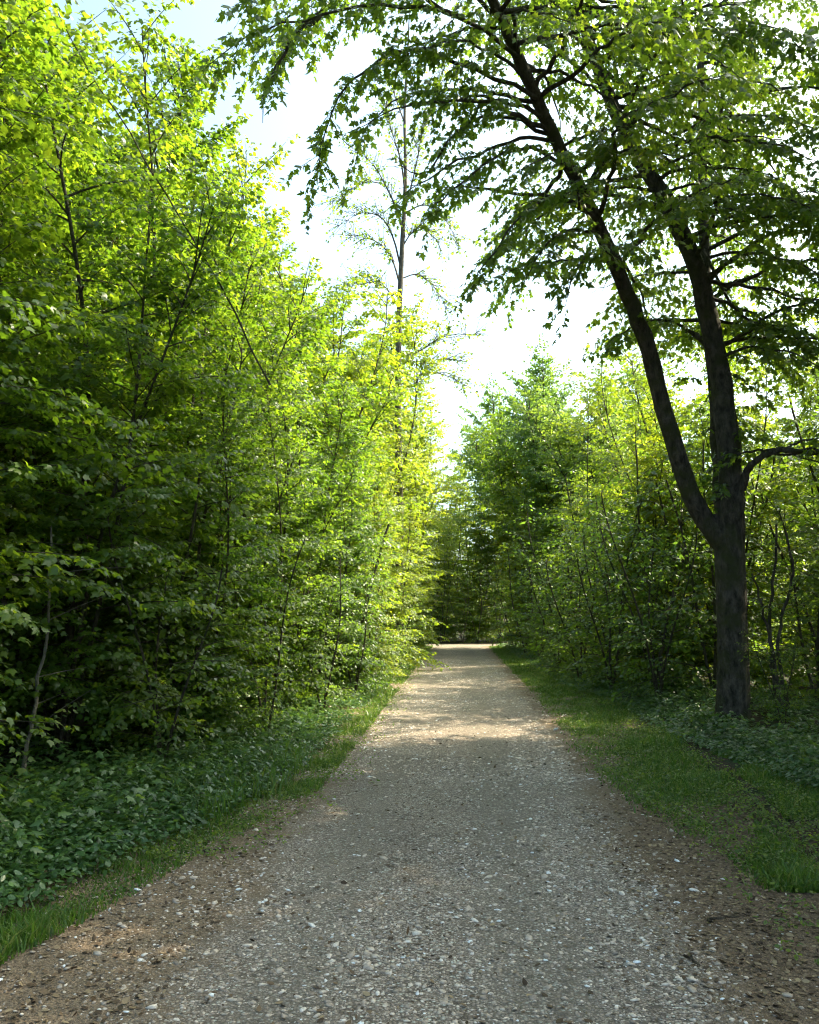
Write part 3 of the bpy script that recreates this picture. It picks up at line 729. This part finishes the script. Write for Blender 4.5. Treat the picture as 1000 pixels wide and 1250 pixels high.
    def auto(li, n, t0, t1, l0, l1, azc=None, azs=3.2, el=(5, 30)):
        c, rr = LB[li]; m = len(c)
        for k in range(n):
            u = t0 + (t1 - t0) * (k + rg.random()) / n
            p = np.array([np.interp(u * (m - 1), np.arange(m), c[:, q]) for q in range(3)])
            az = (rg.uniform(-azs, azs) + azc) if azc is not None else rg.uniform(0, 6.28)
            ln = rg.uniform(l0, l1); e = rad(rg.uniform(*el)); pts = [p]
            for s in range(5):
                az += rg.normal(0, .2); e -= .16
                pts.append(pts[-1] + ln / 5 * np.array([math.cos(az) * math.cos(e), math.sin(az) * math.cos(e), math.sin(e)]))
            for q in range(2, len(pts)):
                if open_sky(pts[q]): pts = pts[:q]; break
            if len(pts) < 3: continue
            branch(pts, min(.05, .012 + .008 * ln), lo=.2)
    auto(0, 33, .40, 1.0, 1.6, 3.4, el=(0, 40))
    auto(1, 33, .30, 1.0, 1.6, 3.6, el=(0, 40))
    auto(2, 44, .30, 1.0, 1.6, 3.6, azc=.6, azs=1.9, el=(0, 40))
    auto(0, 7, .55, .95, 1.4, 2.6, azc=-1.7, azs=.7, el=(-5, 25))
    auto(1, 7, .35, .75, 1.6, 3.0, azc=-1.3, azs=.8, el=(-5, 25))
    auto(1, 9, .06, .3, .25, .5)
    auto(1, 12, .35, .9, 2.0, 3.6, azc=-.2, azs=.7, el=(-5, 25))
    auto(3, 10, .35, 1.0, .8, 1.8, el=(0, 40))
    # boughs one can pick out
    W = lambda *q: [P(*p) - off for p in q]
    y9 = Y0 - 3
    for pts in [[(640, 75, Y0 - 2.5), (560, 20, 9.0), (470, 5, 8.6), (390, 20, 8.3), (310, 40, 8.0), (245, 85, 7.8)],
                [(620, 30, 9.6), (540, -30, 8.8), (440, -50, 8.2), (350, -40, 7.8), (290, 10, 7.6)],
                [(655, 120, 10), (570, 80, 9.6), (500, 60, 9.3), (440, 90, 9.0), (400, 150, 8.8), (385, 225, 8.7)],
                [(655, 125, 10.1), (590, 110, 10.0), (530, 110, 10), (470, 130, 9.8), (430, 190, 9.7)],
                [(675, 165, 10.4), (610, 140, 10.2), (560, 160, 10), (520, 210, 9.9), (480, 200, 9.8)],
                [(690, 200, 10.7), (640, 180, 10.3), (590, 200, 10), (545, 240, 9.8), (525, 255, 9.7)],
                [(725, 265, 11.1), (680, 240, 10.6), (640, 260, 10.2), (600, 310, 9.9), (572, 355, 9.8)],
                [(735, 285, 11.2), (700, 280, 10.6), (665, 300, 10.2), (640, 345, 9.9)],
                [(750, 320, 11.4), (720, 310, 10.8), (700, 335, 10.5), (690, 375, 10.3)],
                [(560, 20, 9.0), (500, -10, 9), (430, -10, 9), (370, 30, 9), (335, 75, 9)],
                [(390, 20, 8.3), (355, 50, 8.2), (330, 100, 8.1), (318, 150, 8.1)],
                [(780, 190, 12), (850, 150, 11), (930, 140, 10), (1010, 160, 9.4)],
                [(830, 270, 12.2), (890, 240, 11.3), (950, 240, 10.5), (1020, 270, 10)],
                [(858, 340, 12.3), (910, 310, 11.6), (970, 320, 11), (1030, 350, 10.6)],
                [(720, 50, 11.5), (800, 20, 10.5), (900, 20, 9.6), (1000, 50, 9)],
                [(870, 430, 12.3), (820, 390, 12.0), (770, 400, 11.8), (730, 430, 11.6)],
                [(876, 440, Y0), (915, 425, 12), (965, 430, 11.6), (1015, 455, 11.3)],
                [(866, 390, Y0 + .5), (905, 400, 12.9), (950, 440, 13), (985, 490, 13)],
                [(855, 300, 13), (900, 380, 12.6), (950, 400, 12), (1000, 430, 11.6)]]:
        branch(W(*pts), .03, lo=.12, dens=1.15)
    S, D, L = np.array(S), np.array(D), np.array(L)
    # twigs thin out where the photo's crown has its sky windows
    mx, my = project(S + D * (L * .6)[:, None] + off)
    def inside(poly):
        r = np.zeros(len(mx), bool); q = poly[-1]
        for p in poly:
            c = ((p[1] > my) != (q[1] > my)) & (mx < (q[0] - p[0]) * (my - p[1]) / (q[1] - p[1] + 1e-9) + p[0]); r ^= c; q = p
        return r
    holes = [[(180, -40), (262, -40), (225, 100), (350, 105), (360, 260), (200, 260)], [(395, 240), (500, 265), (540, 300), (562, 372), (600, 394), (650, 402), (715, 405), (715, 470), (520, 480), (380, 300)],
             [(715, 330), (735, 300), (750, 350), (725, 385), (700, 395)], [(170, 110), (345, 120), (345, 480), (0, 480), (0, -100), (180, -100)],
             [(905, 530), (1100, 540), (1100, 1000), (905, 1000)], [(700, 440), (860, 420), (900, 1000), (650, 1000)]]
    kill = np.zeros(len(S), bool)
    for hp in holes[:4]: kill |= inside(hp)
    for hp in holes[4:]: kill |= inside(hp) & (rg.random(len(S)) < .8)
    kill |= inside([(455, 110), (528, 130), (522, 262), (430, 255)]) & (rng.random(len(S)) < .75)
    ty = (S + off)[:, 1]                               # let the upper limbs show between the leaves
    for c_, _r in LB[:3]:
        for q in c_[8:]:
            lx, ly = project(q + off)
            kill |= (np.hypot(mx - lx, my - ly) < 26) & (ty < q[1] + off[1] + .2) & (rng.random(len(S)) < .2)
    S, D, L = S[~kill], D[~kill], L[~kill]
    add_twigs(B, S, D, L, r=.003)
    B.build('branches', BARK, root)
    pos, hd, nn = spray_leaves(rg, S, D, L, .053, .7, 0, None, .3, .74, (.1, 1.3))
    var = np.clip(.45 + .2 * vnoise(pos[:, 0] + pos[:, 2], pos[:, 1], 1.1, 7) + rg.normal(0, .16, len(pos)), 0, 1)
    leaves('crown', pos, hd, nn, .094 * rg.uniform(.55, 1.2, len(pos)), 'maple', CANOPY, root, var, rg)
    COUNT['big'] = len(pos)
    return root
big_maple()

# ------------------------------------------------------------------ tall sparse tree
def sparse_tree():
    rg = np.random.default_rng(9); Yt = 27.0
    base = P(488, 770, Yt); root = empty('sparse_tree', (base[0], base[1], 0)); off = np.array([base[0], base[1], 0])
    tag(root, 'tall slender tree with few leaves, bare against the white sky above the left wall', 'tree')
    tp = resample([np.array([base[0], Yt, -.2])] + [P(*p, Yt) for p in [(488, 640), (486, 520), (487, 400), (491, 300), (495, 220), (494, 140), (498, 60), (500, 10)]], 30) - off
    T = Tubes(); T.add(tp, np.linspace(.14, .015, 30), 9, .03, rg)
    S, D, L = [], [], []
    def br(pts, r):
        c = resample([P(*p, Yt + dy) for p, dy in zip(pts, np.linspace(0, rg.normal(0, 1.5), len(pts)))], 12) - off
        T.add(c, np.linspace(r * .7, .006, 12), 4)
        for j in range(3, 12):
            for q in range(6):
                d = norm(norm(c[j] - c[j - 1]) + rg.normal(0, .6, 3) + [0, 0, .35]); S.append(c[j] + rg.normal(0, .03, 3)); D.append(d); L.append(rg.uniform(.35, .9))
    for pts, r in [([(490, 330), (480, 290), (465, 265), (440, 260), (415, 275)], .05), ([(489, 350), (478, 315), (460, 295), (430, 288)], .05),
                   ([(494, 290), (484, 255), (470, 225), (455, 200), (430, 180)], .06), ([(470, 225), (450, 222), (430, 230), (408, 245)], .03),
                   ([(495, 240), (490, 200), (480, 165), (470, 130)], .05), ([(496, 250), (505, 215), (512, 180), (520, 140)], .05),
                   ([(492, 300), (502, 285), (515, 278), (535, 295)], .04), ([(488, 430), (505, 432), (525, 420), (545, 410), (580, 408)], .05),
                   ([(490, 340), (510, 335), (530, 350), (545, 375)], .04), ([(488, 480), (505, 470), (530, 440), (560, 440)], .04), ([(488, 470), (520, 455), (550, 460), (565, 470)], .035),
                   ([(496, 190), (515, 165), (530, 120), (540, 90)], .04), ([(494, 150), (480, 110), (470, 70)], .04), ([(494, 260), (520, 250), (545, 270), (560, 300)], .04), ([(489, 380), (470, 350), (450, 345), (425, 350)], .04)]:
        br(pts, r)
    S, D, L = np.array(S), np.array(D), np.array(L)
    add_twigs(T, S, D, L, .1, .010)
    T.build('trunk', BARKS, root)
    pos, hd, nn = spray_leaves(rg, S, D, L, .13, .7, 0, None, .1, keep=.45)
    leaves('crown', pos, hd, nn, .11 * rg.uniform(.6, 1.2, len(pos)), 'far', COOL, root, rg.random(len(pos)), rg)
sparse_tree()

# ------------------------------------------------------------------ thin stems one can pick out in the understorey
def stem(name, label, pts, r, bark, cat='sapling', group=None, nb=6, leafy=True, seed=1, leaf=.05):
    rg = np.random.default_rng(seed)
    w = np.array([P(*p) for p in pts]); off = np.array([w[0][0], w[0][1], 0])
    root = empty(name, off); tag(root, label, cat, group)
    c = resample(w, 18) - off; c[1:-1] += rg.normal(0, .012, (16, 3)); T = Tubes(); T.add(c, np.linspace(r, r * .45, 18), 7, .04, rg)
    S, D, L = [], [], []
    for k in range(nb):
        j = rg.integers(5, 17); a = rg.uniform(0, 6.28); S.append(c[j]); D.append(norm(np.array([math.cos(a), math.sin(a), rg.uniform(.1, .7)]))); L.append(rg.uniform(.4, 1.0))
    if S: add_twigs(T, S, D, L, .05, .006)
    T.build('trunk', bark, root)
    if leafy and S:
        pos, hd, nn = spray_leaves(rg, np.array(S), np.array(D), np.array(L), .06, .5, 0, None, .1)
        leaves('crown', pos, hd, nn, leaf * rg.uniform(.6, 1.2, len(pos)), 'oval', SHRUB, root, rg.random(len(pos)), rg)
G1 = 'thin stems in the left undergrowth'
stem('sapling', 'thin pale curved stem in the dark undergrowth at the photo\'s far left', [(28, 985, 7.4), (30, 930, 7.4), (40, 880, 7.45), (50, 820, 7.5), (60, 740, 7.6), (62, 640, 7.7)], .022, BARKP, group=G1, seed=2)
stem('sapling', 'sunlit pale stem standing upright below the dark bough on the left', [(98, 880, 9.3), (100, 800, 9.3), (102, 720, 9.3), (104, 640, 9.4), (100, 540, 9.5)], .045, BARKP, group=G1, seed=3)
stem('sapling', 'pale thin stem leaning left beside the upright sunlit one in the left undergrowth', [(80, 880, 9.8), (72, 760, 9.8), (62, 690, 9.8), (48, 640, 9.7), (36, 600, 9.6)], .03, BARKP, group=G1, seed=4, nb=2)
stem('sapling', 'short pale sunlit stem at the middle of the left verge', [(232, 900, 11.6), (235, 850, 11.6), (238, 800, 11.6), (244, 720, 11.7), (250, 640, 11.8)], .03, BARKP, group=G1, seed=5)
stem('sapling', 'dark upright stem crossing the bright leaves high on the left wall', [(240, 900, 12.4), (245, 700, 12.4), (246, 560, 12.4), (247, 450, 12.5), (250, 390, 12.5)], .035, BARK, group=G1, seed=6)
stem('sapling', 'thin stem among yellow leaves at the far part of the left verge', [(440, 850, 18), (443, 800, 18), (446, 740, 18), (460, 690, 18), (475, 640, 18)], .05, BARK2, group=G1, seed=7, leaf=.09)
stem('sapling', 'pale stem between the two brightest shrubs of the left verge', [(338, 880, 13.8), (340, 820, 13.8), (345, 770, 13.8), (350, 690, 13.8)], .03, BARKP, group=G1, seed=8)
stem('leaning_stem', 'long straight bare stem slanting down from the top left corner across the leaves', [(330, 470, 9.0), (270, 350, 8.9), (208, 248, 8.8), (150, 150, 8.7), (100, 70, 8.6), (62, 0, 8.5), (30, -60, 8.4)], .011, BARK2, 'branch', nb=0, seed=9)
G2 = 'thin dark stems right of the forked maple'
stem('sapling', 'dark thin sapling with the straightest stem, right of the forked maple', [(952, 872, 13.0), (944, 820, 13.0), (940, 760, 13.0), (945, 700, 13.0), (948, 640, 13.0)], .035, BARK, group=G2, seed=12)
stem('sapling', 'dark crooked sapling bending right beside the straight one', [(962, 875, 12.8), (950, 800, 12.8), (955, 750, 12.8), (968, 700, 12.8), (960, 650, 12.8)], .03, BARK, group=G2, seed=13)
stem('sapling', 'dark sapling leaning left towards the forked trunk', [(958, 878, 12.6), (945, 800, 12.6), (930, 740, 12.6), (918, 700, 12.6)], .028, BARK, group=G2, seed=14)
stem('sapling', 'small dark twisted sapling left of the forked trunk', [(812, 862, 15), (806, 820, 15), (812, 770, 15), (822, 720, 15)], .04, BARK, group=G2, seed=15)

# twigs and stones that lie on the ground
def ground_twig(label, a, b, r, seed):
    rg = np.random.default_rng(seed); n = 9
    ya, yb = F * HC / (a[1] - VY), F * HC / (b[1] - VY)
    A = np.array([(a[0] - VX) / F * ya, ya, 0]); B_ = np.array([(b[0] - VX) / F * yb, yb, 0])
    c = A + (B_ - A) * np.linspace(0, 1, n)[:, None]; c += rg.normal(0, .012, (n, 3)) * [1, 1, .3]
    c[:, 2] = hgt(c[:, 0], c[:, 1]) + r + .012
    o = c[0].copy(); T = Tubes(); T.add(c - o, np.linspace(r, r * .5, n), 6, .06, rg)
    ob = T.build('fallen_twig', TWIGM); ob.location = o; tag(ob, label, 'twig', 'fallen twigs')
ground_twig('long thin fallen twig on the grass right of the trodden strip', (905, 1000), (985, 1003), .009, 1)
ground_twig('pale short fallen twig on the dark soil at the lower right', (822, 1143), (832, 1155), .008, 2)
ground_twig('dark bent fallen twig on the brown soil beside the grass tip', (838, 1102), (880, 1098), .008, 3)
ground_twig('small fallen twig at the edge of the gravel, left side', (252, 1035), (290, 1030), .007, 4)
def big_stone(label, px, py, r, seed, v):
    rg = np.random.default_rng(seed); y = F * HC / (py - VY); x = (px - VX) / F * y
    o = stones_mesh('stone', rg, np.array([[0., 0.]]), np.array([r]), STONE, True)
    at = o.data.attributes['var']; at.data.foreach_set('value', np.full(len(o.data.polygons), v, dtype=np.float32))
    sub = o.modifiers.new('round', 'SUBSURF'); sub.levels = sub.render_levels = 1
    o.location = (x, y, float(hgt(x, y)) + r * .15); tag(o, label, 'stone', 'larger stones')
big_stone('white rounded stone at the grass tip in the lower left corner', 12, 1186, .022, 1, 1.0)
big_stone('pale angular stone with a dark side in the brown left edge', 182, 1154, .026, 2, .9)
big_stone('pale stone on the gravel below the middle, on the right half', 760, 1146, .024, 3, 1.0)
big_stone('flat white stone at the right edge of the gravel before the grass', 673, 887, .05, 4, 1.0)

# ------------------------------------------------------------------ light
SUN_AZ, SUN_EL = 62.0, 44.0          # degrees right of the path's direction, above the horizon
w = bpy.data.worlds.new('World'); SC.world = w; w.use_nodes = True
nt = w.node_tree; bg = nt.nodes['Background']
sky = nt.nodes.new('ShaderNodeTexSky'); sky.sky_type = 'NISHITA'; sky.sun_disc = False
sky.sun_elevation = rad(SUN_EL); sky.sun_rotation = rad(SUN_AZ)
sky.air_density = .75; sky.dust_density = 5.5; sky.ozone_density = 3.5
tint = nt.nodes.new('ShaderNodeMixRGB'); tint.blend_type = 'MULTIPLY'; tint.inputs[0].default_value = 1; tint.inputs[2].default_value = (.91, 1.02, .86, 1)
nt.links.new(sky.outputs[0], tint.inputs[1]); nt.links.new(tint.outputs[0], bg.inputs[0]); bg.inputs[1].default_value = .15
sl = bpy.data.lights.new('sun', 'SUN'); sl.energy = 3.1; sl.angle = rad(.5); sl.color = (1, .90, .66)
so = bpy.data.objects.new('sun', sl); COL.objects.link(so)
dv = Vector((math.sin(rad(SUN_AZ)) * math.cos(rad(SUN_EL)), math.cos(rad(SUN_AZ)) * math.cos(rad(SUN_EL)), math.sin(rad(SUN_EL))))
so.rotation_euler = dv.to_track_quat('Z', 'Y').to_euler(); so.location = (20, 20, 30)

SC.view_settings.view_transform = 'Standard'; SC.view_settings.look = 'None'
SC.view_settings.exposure = 2.15; SC.view_settings.gamma = 1
SC.render.engine = 'CYCLES'
c = SC.cycles
c.max_bounces = 6; c.diffuse_bounces = 4; c.glossy_bounces = 1; c.transmission_bounces = 3; c.transparent_max_bounces = 4
c.use_denoising = True; c.use_adaptive_sampling = True; c.adaptive_threshold = .02; c.filter_width = 1.1
try: c.denoiser = 'OPENIMAGEDENOISE'; c.denoising_input_passes = 'RGB_ALBEDO_NORMAL'
except Exception: pass
open('/tmp/count.txt', 'w').write(str(COUNT)) if False else None
